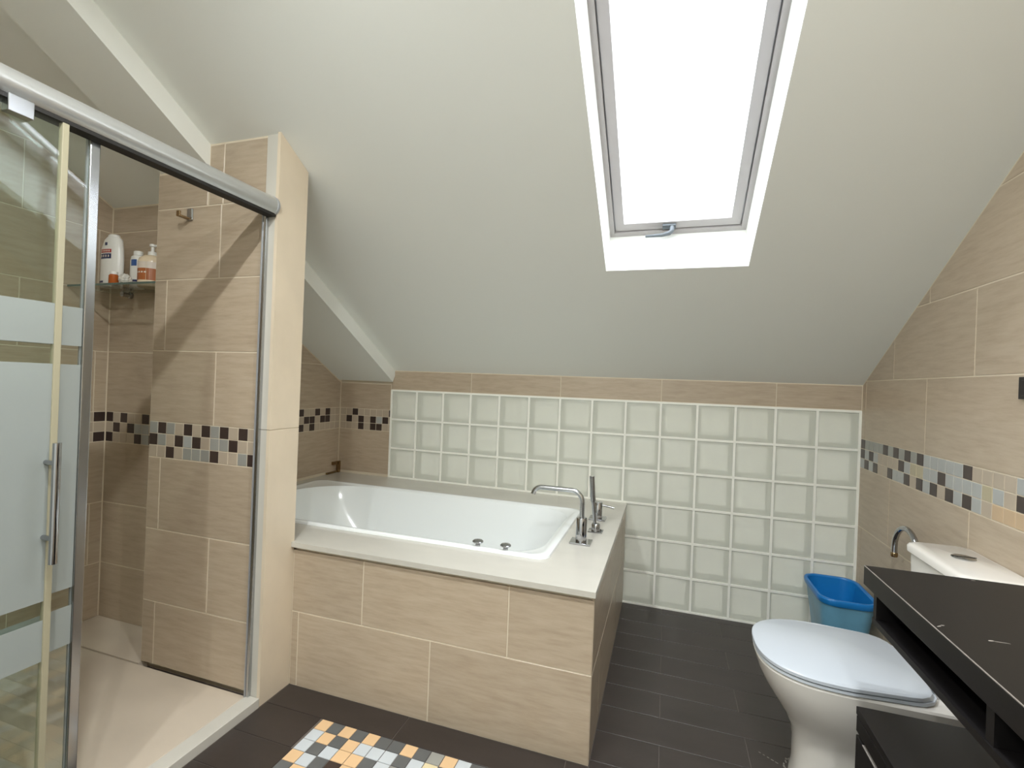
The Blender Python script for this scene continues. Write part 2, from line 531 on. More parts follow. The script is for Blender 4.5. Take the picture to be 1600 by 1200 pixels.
for r in range(12):
    for k in range(24):
        p = inset([(MX0 + cs * k, MY1 - rs * (r + 1)), (MX0 + cs * (k + 1), MY1 - rs * (r + 1)), (MX0 + cs * (k + 1), MY1 - rs * r), (MX0 + cs * k, MY1 - rs * r)], 0.0013)
        tile('mosaic_tile', floor, '+z', 0.0, p, RUGM.get(RUG[r][k], TESS[RUG[r][k]]), cham=0.0008)

# ------------------------------------------------------------------ ceiling: the slope with the skylight shaft, the flat part, the dropped beam
def sl(u, v, n):                               # slope coordinates to world (n outward)
    return (u, -v * CT + n * ST, ZT + v * ST + n * CT)
def slope_box(mb, u0, u1, v0, v1, n0, n1):
    vs_ = [sl(u, v, n) for n in (n0, n1) for v in (v0, v1) for u in (u0, u1)]
    mb.add(vs_, [(0, 2, 3, 1), (4, 5, 7, 6), (0, 1, 5, 4), (2, 6, 7, 3), (0, 4, 6, 2), (1, 3, 7, 5)])
VE = -YFLAT / CT
mb = MB()
# one slab with a hole: outer loop and hole loop on both faces
def slab_hole(mb, u0, u1, v0, v1, a0, a1, b0, b1, n0, n1):
    vs_ = []
    for n in (n0, n1):
        for (u, v) in ((u0, v0), (u1, v0), (u1, v1), (u0, v1), (a0, b0), (a1, b0), (a1, b1), (a0, b1)):
            vs_.append(sl(u, v, n))
    fs = []
    for i in range(4):
        j = (i + 1) % 4
        fs += [(i, j, 4 + j, 4 + i), (8 + i, 12 + i, 12 + j, 8 + j), (i, 8 + i, 8 + j, j), (4 + i, 4 + j, 12 + j, 12 + i)]
    mb.add(vs_, fs)
slab_hole(mb, -1.05, XR + 0.2, -0.25, VE + 0.02, SKX0, SKX1, SKV0, SKV1, 0.0, SKN + 0.04)
ceil = struct(mb, 'ceiling', 'paint_white', 'white painted sloping ceiling pierced by the skylight', 'ceiling')
mb = MB(); mb.box((-1.05, YF - 0.2, ZFLAT), (XR + 0.2, YFLAT + 0.01, ZFLAT + 0.2))
struct(mb, 'ceiling', 'paint_white', 'flat white ceiling above the vanity end of the room', 'ceiling')
mb = MB()
slope_box(mb, -0.245, 0.025, -0.02, VE, -DROP * CT, 0.002)
slope_box(mb, XA, -0.2449, -0.02, 1.26 / CT, -DROP * CT, 0.002)
struct(mb, 'trim_1', 'paint_white', 'white dropped beam running down the slope beside the shower', 'beam')

# ------------------------------------------------------------------ walls
def roof(y, d=0.0): return ZT - TAN * y - d
# right wall
mb = MB(); mb.prism([(0.1, -0.1), (0.1, roof(0.1)), (YFLAT, ZFLAT + 0.02), (YF - 0.1, ZFLAT + 0.02), (YF - 0.1, -0.1)], 'x', XR + G, XR + 0.15)
wr = struct(mb, 'wall_right', 'grout', 'right wall of beige streaked tiles with a mosaic band', 'wall')
cl = [(-TAN, 1.0, ZT - 0.004)]               # u = -y : z <= ZT + TAN*u
tile_wall(wr, '-x', XR, YF, -0.003, courses(rng(-0.955 + 0.6), rng(-0.65)), cl)
# the courses above and below the band run in step
RB = ['DGGGGDGDGDGDLLLLLDPPPPLPPPOLPDPOLPGDPOLP', 'DLDLPPPPDLYYLLDLLLLYLPDPPLDPOLPDLPGPDLPO', 'LDLDPPDLLDPDLDPDLDLPOOOOPDLOPLDPGLPODPLD']
tess_band(wr, '-x', XR, -0.004, -0.0533, RB, BAND[1], (BAND[1] - BAND[0]) / 3)
# back wall
mb = MB()
mb.box((0.0, 0.10, 1.2), (XR + 0.15, 0.22, ZT + 0.06)); mb.box((XA - 0.12, 0.10, -0.1), (0.0, 0.22, ZT + 0.06))
mb.box((XA - 0.12, G, -0.1), (0.0, 0.10, ZT + 0.06))                   # alcove part
mb.box((0.0, G, 1.2), (XR + 0.003, 0.10, ZT + 0.06))                   # lintel over the blocks
mb.box((0.0, 0.02, -0.1), (1.6, 0.10, 0.592))                             # hidden behind the bath
wb = struct(mb, 'wall_back', 'grout', 'back wall with glass blocks under a strip of beige tiles', 'wall')
tile_wall(wb, '-y', 0.0, XA, 0.0, courses([], [], 0.595, ZT - DROP - 0.004))
tile_wall(wb, '-y', 0.0, 0.0, XR, [(1.203, ZT - 0.004, [0.6, 1.2, 1.8, 2.4])])
AB = ['PPDPPPPPD', 'PDPDPDLDP', 'PPPDPDDPP']
tess_band(wb, '-y', 0.0, XA + 0.004, 0.0495, AB, BAND[1], (BAND[1] - BAND[0]) / 3, limit=(XA, 0.0))
# glass blocks: 14 x 6 on a 20 cm module, those behind the bath box left out
def block_meshes():
    h = 0.095
    # body: four cavity sides and the frosted back, seen through the front pane
    o0, i0 = h, 0.088
    v = []
    for (s, y) in ((o0, 0.006), (i0, 0.008), (i0 - 0.008, 0.052), (i0 - 0.014, 0.056)):
        v += [(-s, y, -s), (s, y, -s), (s, y, s), (-s, y, s)]
    f = []; fm = []
    for k in range(3):
        for i in range(4):
            j = (i + 1) % 4
            f.append((k * 4 + i, k * 4 + j, (k + 1) * 4 + j, (k + 1) * 4 + i)); fm.append(0)
    f.append((12, 13, 14, 15)); fm.append(1)
    # outside shell
    k = len(v); v += [(-o0, 0.006, -o0), (o0, 0.006, -o0), (o0, 0.006, o0), (-o0, 0.006, o0), (-o0, 0.08, -o0), (o0, 0.08, -o0), (o0, 0.08, o0), (-o0, 0.08, o0)]
    for i in range(4):
        j = (i + 1) % 4
        f.append((k + i, k + 4 + i, k + 4 + j, k + j)); fm.append(0)
    body = mesh_from('glass_block', v, f, ['block_side', 'block_back'], fm)
    # pane: a softly pillowed front plate
    n = 8; v = []; f = []
    for a in range(n + 1):
        for b in range(n + 1):
            x = -0.0945 + 0.189 * b / n; z = -0.0945 + 0.189 * a / n
            e = max(abs(x), abs(z)) / 0.0945
            v.append((x, 0.0015 + 0.004 * max(0, (e - 0.8) / 0.2) ** 2, z))
    for a in range(n):
        for b in range(n):
            q = a * (n + 1) + b; f.append((q, q + 1, q + n + 2, q + n + 1))
    pane = mesh_from('pane', v, f, 'block_glass', smooth=True)
    return body, pane
body_me, pane_me = block_meshes()
for c in range(14):
    for r in range(6):
        if c < 8 and r < 3: continue
        o = bpy.data.objects.new('glass_block', body_me); o.location = (0.2 * c + 0.1 - 0.003 * (c == 13), 0, 0.2 * r + 0.1 - 0.005); link(o, wb)
        p = bpy.data.objects.new('pane', pane_me); link(p, o)
mb = MB()
for c in range(15):
    x = 0.2 * c if c < 14 else XR - 0.004
    z0 = 0.59 if c < 8 else 0.0
    if c == 0: x += 0.004
    mb.box((x - 0.006, -0.0012, z0), (x + (0.006 if c < 14 else 0.010), 0.08, 1.2))
for r in range(7):
    z = max(0.004, 0.2 * r - 0.005) if r < 6 else 1.196
    x0 = 0.0 if r >= 3 else 1.6
    mb.box((x0, -0.001, z - 0.006), (XR, 0.08, z + 0.006))
jo = part(mb, 'block_joint', 'joint_white', wb)

# alcove wall at the left end of the bath
mb = MB(); mb.prism([(0.05, -0.1), (0.05, roof(0.05)), (-1.20, roof(-1.20)), (-1.20, -0.1)], 'x', XA - 0.12, XA - G)
wa = struct(mb, 'wall_alcove', 'grout', 'alcove end wall of beige tiles left of the bathtub', 'wall')
cl = [(TAN, 1.0, ZT - DROP - 0.004)]          # u = y
tile_wall(wa, '+x', XA, -1.20, -0.003, courses([-0.62], [-0.62], 0.595), cl)
LB = ['PPDPDPPDPPDPPDPPDPPDPP', 'PPDDPDDPDPPDPDPPDPDPPD', 'PPPPPDPDPDPPDPPDPPDPPD']
tess_band(wa, '+x', XA, -0.004, -0.0515, LB, BAND[1], (BAND[1] - BAND[0]) / 3, limit=(-1.20, 0))

# pier between the shower and the bath
mb = MB(); mb.prism([(YP + 0.035, -0.05), (YB - G, -0.05), (YB - G, roof(YB) + 0.05), (YP + G, roof(YP) + 0.05), (YP + G, 0.040), (YP + 0.035, 0.040)], 'x', -0.255, XP - G)   # open joint above the tray
wp = struct(mb, 'wall_pier', 'grout', 'tiled pier standing between the shower and the bathtub', 'wall')
TZ = roof(YP) - 0.006
cs_ = courses([-0.185], [0.098], 0.040)
tile_wall(wp, '-y', YP, -0.255, 0.323, [c for c in cs_ if c[0] < 1.9], [(0, 1, 9)])
tile_wall(wp, '-y', YP, -0.255, 0.022, [(1.95, TZ - DROP, [])])
tile_wall(wp, '-y', YP, 0.027, 0.323, [(1.95, TZ, [0.104])])
PB = ['GDGPDPDGDPDP', 'DGPDLDPGGDPP', 'PPDPGGGDPPGD']
tess_band(wp, '-y', YP, -0.255, 0.0482, PB, BAND[1], (BAND[1] - BAND[0]) / 3)
tile_wall(wp, '+y', YB, -0.255, XP, courses([0.0], [0.2], 0.595, 2.0))
mb = MB(); mb.prism([(YP - 0.006, 0.0), (YB, 0.0), (YB, 1.0585), (YP - 0.006, 1.0585)], 'x', XP - 0.012, XP + 0.002)
part(mb, 'marble_facing', 'marble_warm', wp)
mb = MB(); mb.prism([(YP - 0.006, 1.0605), (YB, 1.0605), (YB, roof(YB) - 0.001), (YP - 0.006, roof(YP - 0.006) - 0.001)], 'x', XP - 0.012, XP + 0.002)
part(mb, 'marble_facing', 'marble_warm', wp)
for z0, z1 in ((0.0, 1.0585), (1.0605, roof(YP) - 0.003)):
    mb = MB(); mb.box((0.3245, YP - 0.006, z0), (XP - 0.012, YP + 0.02, z1))
    part(mb, 'marble_trim', 'marble', wp)

# recess wall behind the shower corner
mb = MB(); mb.prism([(YREC + G, -0.1), (-1.20, -0.1), (-1.20, roof(-1.2) + 0.03), (YREC + G, roof(YREC) + 0.03)], 'x', -1.0, -0.2549)
wk = struct(mb, 'wall_recess', 'grout', 'tiled back wall of the shower recess behind the glass shelf', 'wall')
tile_wall(wk, '-y', YREC, XL, -0.256, courses([-0.50], [-0.30], 0.03), [(0, 1, roof(YREC) - 0.006)])
KB = ['DPDPPDPDPPPP', 'PDPDLLPDPDPP', 'DPPPDLDPDPPP']
tess_band(wk, '-y', YREC, XL + 0.002, 0.0495, KB, BAND[1], (BAND[1] - BAND[0]) / 3, limit=(XL, -0.256))
# shower left wall
mb = MB(); mb.prism([(-1.2, -0.1), (-1.2, roof(-1.2)), (YFLAT, ZFLAT + 0.02), (YF - 0.1, ZFLAT + 0.02), (YF - 0.1, -0.1)], 'x', XL - 0.15, XL - G)
wl = struct(mb, 'wall_left', 'grout', 'left wall of beige tiles inside the shower', 'wall')
tile_wall(wl, '+x', XL, SHY - 0.1, YREC - 0.002, courses(rng(-1.62), rng(-1.92), 0.03), [(TAN, 1.0, ZT - 0.006), (0, 1, ZFLAT - 0.004)])
r1 = rnd_rows(28, 'PPPDGPD', 5)
r1 = ['D' + r1[0][1:], 'P' + r1[1][1:], 'D' + r1[2][1:]]
tess_band(wl, '+x', XL, YREC - 0.002, -0.0525, r1, BAND[1], (BAND[1] - BAND[0]) / 3, limit=(SHY, YREC))
mb = MB(); mb.box((XL - 0.01, YF, 0.0), (XL + 0.004, SHY - 0.10, ZFLAT + 0.005))
part(mb, 'painted_panel', 'paint_white', wl)
# wall closing the shower at its near end
mb = MB(); mb.prism([(SHY, -0.05), (SHY, 1.955), (SHY - 0.10, 1.955), (SHY - 0.10, -0.05)], 'x', XL - 0.01, XP)
wsf = struct(mb, 'wall_shower', 'paint_white', 'white stub wall closing the near end of the shower', 'wall')
tile_wall(wsf, '+y', SHY + 0.006, XL, XP, courses(rng(-0.2), rng(0.1), 0.03), [(0, 1, 1.953)])
# wall behind the camera
mb = MB(); mb.box((XL - 0.15, YF - 0.15, -0.1), (XR + 0.15, YF, ZFLAT + 0.02))
struct(mb, 'wall_front', 'paint_white', 'white painted wall behind the camera', 'wall')

# ------------------------------------------------------------------ skylight
w1 = thing('window_1', 'white framed roof skylight with a lever handle at its lower edge', 'skylight', sl((SKX0 + SKX1) / 2, SKV0, SKN)); w1['kind'] = 'structure'
def sframe(name, u0, u1, v0, v1, w, n0, n1, mat, wl_=None):
    mb = MB(); wl_ = wl_ or w
    slope_box(mb, u0, u0 + w, v0, v1, n0, n1); slope_box(mb, u1 - w, u1, v0, v1, n0, n1)
    slope_box(mb, u0 + w, u1 - w, v0, v0 + wl_, n0, n1); slope_box(mb, u0 + w, u1 - w, v1 - w, v1, n0, n1)
    return part(mb, name, mat, w1)
e = 0.001
sframe('shaft_lining', SKX0 - 0.004, SKX1 + 0.004, SKV0 - 0.004, SKV1 + 0.004, 0.005, 0.002, SKN, 'paint_white')
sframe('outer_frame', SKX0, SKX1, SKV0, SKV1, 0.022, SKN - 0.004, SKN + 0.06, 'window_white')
sframe('gasket', SKX0 + 0.022, SKX1 - 0.022, SKV0 + 0.022, SKV1 - 0.022, 0.006, SKN + 0.015, SKN + 0.06, 'alu_grey')
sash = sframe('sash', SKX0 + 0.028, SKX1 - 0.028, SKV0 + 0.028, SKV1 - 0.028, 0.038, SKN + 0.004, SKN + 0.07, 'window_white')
mb = MB(); slope_box(mb, SKX0 + 0.06, SKX1 - 0.06, SKV0 + 0.06, SKV1 - 0.06, SKN + 0.055, SKN + 0.061); part(mb, 'pane', 'window_glass', w1)
hx = 1.812
mb = MB(); slope_box(mb, hx - 0.028, hx + 0.028, SKV0 + 0.034, SKV0 + 0.056, SKN - 0.008, SKN + 0.006)
hp = part(mb, 'handle_plate', 'handle_grey', w1)
mb = MB()
mb.tube([sl(hx + 0.012, SKV0 + 0.045, SKN), sl(hx + 0.012, SKV0 + 0.044, SKN - 0.030), sl(hx + 0.002, SKV0 + 0.040, SKN - 0.040), sl(hx - 0.03, SKV0 + 0.032, SKN - 0.042), sl(hx - 0.10, SKV0 + 0.028, SKN - 0.040)], [0.010, 0.010, 0.010, 0.008, 0.006], 12)
part(mb, 'handle', 'handle_grey', w1)

# ------------------------------------------------------------------ bath surround (tiled box with a marble deck)
bs = thing('bath_surround', 'beige tiled bath box topped with a cream marble deck', 'bath surround', (0.6, -0.7, 0))
mb = MB()
mb.box((-0.254, YB + G, 0), (XB - G, YB + 0.09, 0.552)); mb.box((XB - 0.09, YB + 0.09, 0), (XB - G, -0.005, 0.560)); mb.box((-0.2, YB + 0.04, 0.55), (XB - 0.04, YB + 0.09, 0.571)); mb.box((XB - 0.09, YB + 0.09, 0.56), (XB - 0.04, -0.005, 0.571))
part(mb, 'core', 'grout', bs)
mb = MB(); mb.box((XP + 0.004, YB + 0.010, 0.5525), (XB - 0.006, YB + 0.04, 0.5705)); part(mb, 'sealant_joint', 'grout', bs)
ev = rng(1.021); od = rng(0.722)
tile_wall(bs, '-y', YB, XP + 0.002, XB, [(0.0, 0.303, ev), (0.303, 0.556, od)])
tile_wall(bs, '+x', XB, YB + 0.001, -0.001, [(0.0, 0.303, [-0.50, -1.1]), (0.303, 0.570, [-0.80, -0.2])])
TX0, TX1, TY0, TY1 = -0.318, 1.412, -1.125, -0.312
h0 = 0.028
X1, Y0, Y1 = XB + 0.005, YB - 0.018, -0.0012
outer = [(XP + 0.003, Y0), (X1, Y0), (X1, Y1), (XA + 0.0005, Y1), (XA + 0.0005, -1.199), (-0.254, -1.199), (-0.254, YB + 0.001), (XP + 0.003, YB + 0.001)]
hole = [(TX0 + h0, TY0 + h0), (TX1 - h0, TY0 + h0), (TX1 - h0, TY1 - h0), (TX0 + h0, TY1 - h0)]
bm = bmesh.new()
for loop in (outer, hole):
    vv = [bm.verts.new((x, y, 0.571)) for x, y in loop]
    for i in range(len(vv)): bm.edges.new((vv[i], vv[(i + 1) % len(vv)]))
bmesh.ops.triangle_fill(bm, edges=bm.edges[:], use_beauty=True, use_dissolve=False)
ext = bmesh.ops.extrude_face_region(bm, geom=bm.faces[:])
bmesh.ops.translate(bm, vec=(0, 0, ZB - 0.571), verts=[g for g in ext['geom'] if isinstance(g, bmesh.types.BMVert)])
bm.verts.index_update()
mb = MB(); mb.add([v.co[:] for v in bm.verts], [tuple(v.index for v in f.verts) for f in bm.faces]); bm.free()
part(mb, 'deck', 'marble', bs)

# ------------------------------------------------------------------ bathtub
def rrect(x0, x1, y0, y1, r, z, n=8, rr_=None):
    mx = min((x1 - x0) / 2 - 1e-3, (y1 - y0) / 2 - 1e-3); r = min(r, mx); q = min(rr_ or r, mx); pts = []
    for cx_, cy_, a0, w in ((x1 - q, y1 - q, 0, q), (x0 + r, y1 - r, 90, r), (x0 + r, y0 + r, 180, r), (x1 - q, y0 + q, 270, q)):
        for k in range(n + 1):
            t = math.radians(a0 + 90 * k / n); pts.append((cx_ + w * math.cos(t), cy_ + w * math.sin(t), z))
    return pts
tub = thing('bathtub', 'white acrylic built-in bathtub sunk in the marble deck', 'bathtub', (0.55, -0.72, 0.1))
def ring(l, r_, s_, rad, z, radr=None): return rrect(TX0 + l, TX1 - r_, TY0 + s_, TY1 - s_, rad, z, 12, radr)
mb = MB()
mb.loft([ring(.004, .004, .004, .045, .588), ring(0, 0, 0, .05, .592), ring(.002, .002, .002, .05, .600), ring(.008, .008, .008, .05, .604),
         ring(.026, .026, .022, .06, .604), ring(.034, .034, .028, .10, .600, .07), ring(.055, .050, .036, .33, .594, .16), ring(.066, .056, .041, .34, .575, .18), ring(.105, .075, .052, .34, .50, .20),
         ring(.17, .10, .066, .33, .41, .21), ring(.25, .125, .085, .32, .32, .22), ring(.32, .16, .105, .30, .25, .22), ring(.38, .20, .14, .27, .212, .21),
         ring(.45, .27, .19, .20, .197, .17), ring(.60, .42, .30, .10, .190)], cap0=False)
# outer shell so that the tub is a closed body
mb.loft([ring(.36, .19, .13, .19, .170), ring(.05, .05, .032, .2, .54, .1), ring(.03, .03, .03, .05, .570), ring(.004, .004, .004, .045, .588)], cap1=False)
part(mb, 'tub_shell', 'acrylic', tub)
for kx in (1.112, 1.232):
    mb = MB(); mb.lathe((kx, TY0 + 0.026, 0.600), [(0.010, -0.002), (0.010, 0.010), (0.014, 0.014), (0.022, 0.018), (0.0225, 0.022), (0.017, 0.027), (0.004, 0.0285)])
    part(mb, 'knob', 'chrome', tub)
mb = MB(); mb.lathe((-0.256, -0.56, 0.565), [(0.004, -0.01), (0.022, -0.008), (0.024, 0.0), (0.021, 0.006), (0.004, 0.008)], ax='x'); part(mb, 'overflow_cap', 'alu_grey', tub)
mb = MB(); mb.lathe((0.85, -0.72, 0.188), [(0.032, 0.0), (0.034, 0.004), (0.022, 0.007), (0.003, 0.007)]); part(mb, 'drain', 'chrome', tub)

# ------------------------------------------------------------------ deck taps
def arc(c, r, a0, a1, n, ax1, ax2):
    return [Vector(c) + r * (math.cos(t) * Vector(ax1) + math.sin(t) * Vector(ax2)) for t in [math.radians(a0 + (a1 - a0) * k / n) for k in range(n + 1)]]
ex, ez = (1, 0, 0), (0, 0, 1)
sx, sy = 1.495, -0.845
t = thing('bath_spout', 'tall chrome bath spout with a hooked swan neck', 'tap', (sx, sy, ZB))
mb = MB(); mb.box((sx - 0.046, sy - 0.04, ZB), (sx + 0.046, sy + 0.04, ZB + 0.008), 0.002); part(mb, 'base_plate', 'chrome', t)
mb = MB(); mb.lathe((sx, sy, ZB + 0.007), [(0.024, 0), (0.024, 0.098), (0.022, 0.102), (0.011, 0.104)]); part(mb, 'body', 'chrome', t)
mb = MB()
pts = [Vector((sx, sy, ZB + 0.10)), Vector((sx, sy, 0.765))] + arc((sx - 0.05, sy, 0.765), 0.05, 0, 90, 8, ex, ez) + arc((sx - 0.185, sy, 0.777), 0.038, 90, 172, 7, ex, ez)
mb.tube(pts, 0.0105, 14); part(mb, 'spout', 'chrome_satin', t)
mb = MB(); mb.lathe((sx - 0.004, sy - 0.022, ZB + 0.035), [(0.009, 0.0), (0.010, 0.006), (0.010, 0.012), (0.003, 0.013)], ax='y'); part(mb, 'diverter_knob', 'chrome', t)
hx_, hy_ = 1.532, -0.655
t = thing('hand_shower', 'slim chrome hand shower stick standing on the bath deck', 'hand shower', (hx_, hy_, ZB))
mb = MB(); mb.box((hx_ - 0.034, hy_ - 0.03, ZB), (hx_ + 0.034, hy_ + 0.03, ZB + 0.006), 0.002); part(mb, 'base_plate', 'chrome', t)
mb = MB(); mb.lathe((hx_, hy_, ZB + 0.005), [(0.020, 0), (0.020, 0.030), (0.017, 0.034), (0.010, 0.036)]); part(mb, 'socket', 'chrome', t)
mb = MB(); mb.tube([(hx_ - 0.004, hy_, ZB + 0.035), (hx_ - 0.016, hy_, 0.73), (hx_ - 0.0165, hy_, 0.733), (hx_ - 0.026, hy_, 0.850)], [0.008, 0.0085, 0.0125, 0.0125], 16); part(mb, 'stick', 'chrome', t)
mx_, my_ = 1.512, -0.432
t = thing('bath_mixer', 'short chrome lever mixer behind the bath spout', 'tap', (mx_, my_, ZB))
mb = MB(); mb.box((mx_ - 0.042, my_ - 0.04, ZB), (mx_ + 0.042, my_ + 0.04, ZB + 0.008), 0.002); part(mb, 'base_plate', 'chrome', t)
mb = MB(); mb.lathe((mx_, my_, ZB + 0.007), [(0.023, 0), (0.023, 0.078), (0.020, 0.082), (0.004, 0.083)]); part(mb, 'body', 'chrome', t)
mb = MB(); mb.tube([(mx_ + 0.015, my_, ZB + 0.075), (mx_ + 0.06, my_ - 0.003, ZB + 0.070), (mx_ + 0.082, my_ - 0.005, ZB + 0.066)], [0.005, 0.005, 0.006], 10); part(mb, 'lever', 'chrome_satin', t)

# corner bracket on the deck, left end of the bath
t = thing('towel_bracket', 'small bronze bracket in the tiled corner beside the bathtub', 'bracket', (XA + 0.02, -0.02, ZB))
mb = MB(); mb.box((XA + 0.001, -0.024, ZB), (XA + 0.021, -0.001, 0.672)); part(mb, 'post', 'bronze', t)
mb = MB(); mb.box((XA + 0.001, -0.075, 0.650), (XA + 0.018, -0.024, 0.672)); part(mb, 'short_arm', 'bronze', t)
mb = MB(); mb.box((XA + 0.002, -0.135, ZB + 0.001), (XA + 0.016, -0.024, ZB + 0.014)); part(mb, 'long_arm', 'bronze', t)

# ------------------------------------------------------------------ shower enclosure
st = thing('shower_tray', 'cream marble shower tray with a pale threshold', 'shower tray', (-0.2, -2.1, 0))
mb = MB(); mb.box((XL + 0.002, SHY + 0.008, -0.002), (0.325, YP - 0.010, 0.030), 0.003); part(mb, 'tray', 'marble_tray', st)
mb = MB(); mb.box((0.329, SHY, -0.002), (0.388, YP - 0.007, 0.034), 0.002); part(mb, 'threshold', 'marble', st)
mb = MB(); mb.box((XL + 0.001, YP - 0.007, -0.002), (-0.257, YREC - 0.001, 0.033)); part(mb, 'recess_slab', 'marble_tray', st)
mb = MB(); mb.box((XL + 0.001, SHY + 0.007, -0.004), (0.33, YP - 0.001, 0.008)); part(mb, 'channel', 'marble_tray', st)

en = thing('shower_enclosure', 'sliding glass shower enclosure with frosted bands and chrome top rail', 'shower enclosure', (0.36, -2.1, 0.034))
RX, RZ, RR = 0.362, 1.916, 0.036
mb = MB()
prof = []
for k in range(17):
    a = math.radians(-60 + 300 * k / 16 - 30)
    prof.append((RX + RR * math.cos(a), RZ + RR * math.sin(a)))
rings = [[(x, y, z) for x, z in prof] for y in (SHY + 0.001, YP - 0.008)]
mb.loft(rings, smooth=True)
part(mb, 'top_rail', 'alu_rail', en)
mb = MB(); mb.box((RX - 0.020, SHY + 0.002, RZ - 0.040), (RX + 0.020, YP - 0.010, RZ - 0.028)); part(mb, 'rail_slot', 'dark_gap', en)
mb = MB(); mb.lathe((RX, YP - 0.007, RZ), [(RR + 0.001, 0), (RR + 0.002, 0.010), (RR - 0.004, 0.012), (0.004, 0.012)], ax='y'); part(mb, 'end_cap', 'alu_grey', en)
mb = MB(); mb.box((0.326, YP - 0.020, 0.034), (0.346, YP - 0.006, RZ - 0.03), 0.002); part(mb, 'wall_profile', 'chrome_satin', en)
mb = MB(); mb.box((0.328, YP - 0.023, 0.034), (0.332, YP - 0.020, RZ - 0.035)); part(mb, 'magnetic_seal', 'alu_grey', en)
GZ0, GZ1 = 0.040, 1.885
def pane(name, x, y0, y1):
    mb = MB(); mb.box((x - 0.003, y0, GZ0), (x + 0.003, y1, GZ1)); g = part(mb, name, 'shower_glass', en)
    for a, b in ((0.540, 0.643), (0.690, 1.278), (1.327, 1.428)):
        mb = MB(); mb.box((x + 0.0032, y0 + 0.001, a), (x + 0.0038, y1 - 0.001, b)); part(mb, 'frosted_band', 'frost', g)
    return g
pane('fixed_pane', 0.342, SHY + 0.006, -2.082)
mb = MB(); mb.box((0.335, -2.082, 0.034), (0.350, -2.058, GZ1 - 0.004), 0.002); part(mb, 'fixed_pane_profile', 'chrome_satin', en)
mb = MB(); mb.box((0.3355, -2.0845, 0.034), (0.3415, -2.0822, GZ1 - 0.004)); part(mb, 'profile_gasket', 'alu_grey', en)
sd = pane('sliding_pane', 0.374, SHY + 0.05, -2.160)
mb = MB(); mb.box((0.366, -2.162, GZ0), (0.382, -2.148, GZ1 - 0.006), 0.001); part(mb, 'edge_seal', 'seal', en)
for y in (-2.25, -2.62):
    mb = MB(); mb.box((0.372, y - 0.024, 1.843), (0.398, y + 0.024, 1.884), 0.002); part(mb, 'roller_cover', 'chrome_satin', en)
mb = MB(); mb.tube([(0.417, -2.168, 0.790), (0.417, -2.168, 1.085)], 0.0085, 16); hb = part(mb, 'handle', 'chrome', en)
for z in (0.85, 1.035):
    mb = MB(); mb.tube([(0.376, -2.168, z), (0.412, -2.168, z)], 0.006, 12); part(mb, 'handle_post', 'chrome', hb)

# robe hook on the pier
t = thing('robe_hook', 'chrome robe hook on the tiled shower wall', 'hook', (-0.066, YP, 1.89))
mb = MB(); mb.box((-0.081, YP - 0.008, 1.893), (-0.051, YP, 1.943), 0.004); part(mb, 'plate', 'chrome', t)
mb = MB(); mb.box((-0.076, YP - 0.050, 1.895), (-0.058, YP - 0.007, 1.903), 0.002); part(mb, 'arm', 'bronze', t)
mb = MB(); mb.box((-0.076, YP - 0.056, 1.895), (-0.058, YP - 0.048, 1.918), 0.002); part(mb, 'tip', 'bronze', t)

# glass shelf with bottles
SZ = 1.655
t = thing('glass_shelf', 'green edged glass shelf in the shower corner', 'shelf', (-0.6, -1.35, SZ))
mb = MB(); mb.box((XL + 0.001, -1.446, SZ - 0.008), (-0.262, YREC - 0.001, SZ)); part(mb, 'glass_plate', 'shelf_glass', t)
mb = MB(); mb.box((XL + 0.001, -1.4475, SZ - 0.0085), (-0.262, -1.446, SZ + 0.0005)); part(mb, 'front_edge', 'shelf_edge', t)
for x in (-0.70, -0.38):
    mb = MB(); mb.lathe((x, YREC, SZ - 0.02), [(0.016, 0), (0.016, 0.012), (0.012, 0.016), (0.012, 0.045), (0.003, 0.046)], ax='y'); part(mb, 'bracket', 'chrome', t)
def ell(cx_, cy_, a, b, z, n=24): return [(cx_ + a * math.cos(2 * math.pi * k / n), cy_ + b * math.sin(2 * math.pi * k / n), z) for k in range(n)]
def label_patch(parent, name, mat, cx_, cy_, a, b, z0, z1, t0, t1):
    """a curved label wrapped over the front of an oval bottle (angles in degrees)"""
    v = []; n = 8
    for z in (z0, z1):
        for k in range(n + 1):
            w = math.radians(t0 + (t1 - t0) * k / n); v.append((cx_ + (a + 0.0006) * math.cos(w), cy_ + (b + 0.0006) * math.sin(w), z))
    mb = MB(); mb.add(v, [(k, k + 1, n + 2 + k, n + 1 + k) for k in range(n)], True)
    o = part(mb, name, mat, parent, fix=False); return o
# tall white shampoo bottle, standing on its cap with shoulder slope
bx, by = -0.690, -1.36
t = thing('shampoo_bottle', 'tall white bottle with red and navy labels on the glass shelf', 'bottle', (bx, by, SZ))
mb = MB(); mb.loft([ell(bx, by, .060, .028, SZ), ell(bx, by, .064, .030, SZ + .006), ell(bx, by, .066, .031, SZ + .12), ell(bx, by, .062, .030, SZ + .18), ell(bx + .006, by, .048, .027, SZ + .222), ell(bx + .008, by, .030, .022, SZ + .236)]); part(mb, 'body', 'plastic_white', t)
mb = MB(); mb.loft([ell(bx + .008, by, .028, .020, SZ + .236), ell(bx + .008, by, .028, .020, SZ + .244), ell(bx + .008, by, .022, .016, SZ + .248)]); part(mb, 'cap', 'plastic_white', t)
lr = label_patch(t, 'red_label', 'label_red', bx, by, .0655, .031, SZ + .158, SZ + .174, 240, 300)
label_patch(t, 'navy_label', 'label_navy', bx, by, .0655, .031, SZ + .130, SZ + .153, 240, 300)
for k in range(4): label_patch(t, 'lettering', 'label_pale', bx, by, .0660, .0318, SZ + .137, SZ + .147, 246 + 13 * k, 252 + 13 * k)
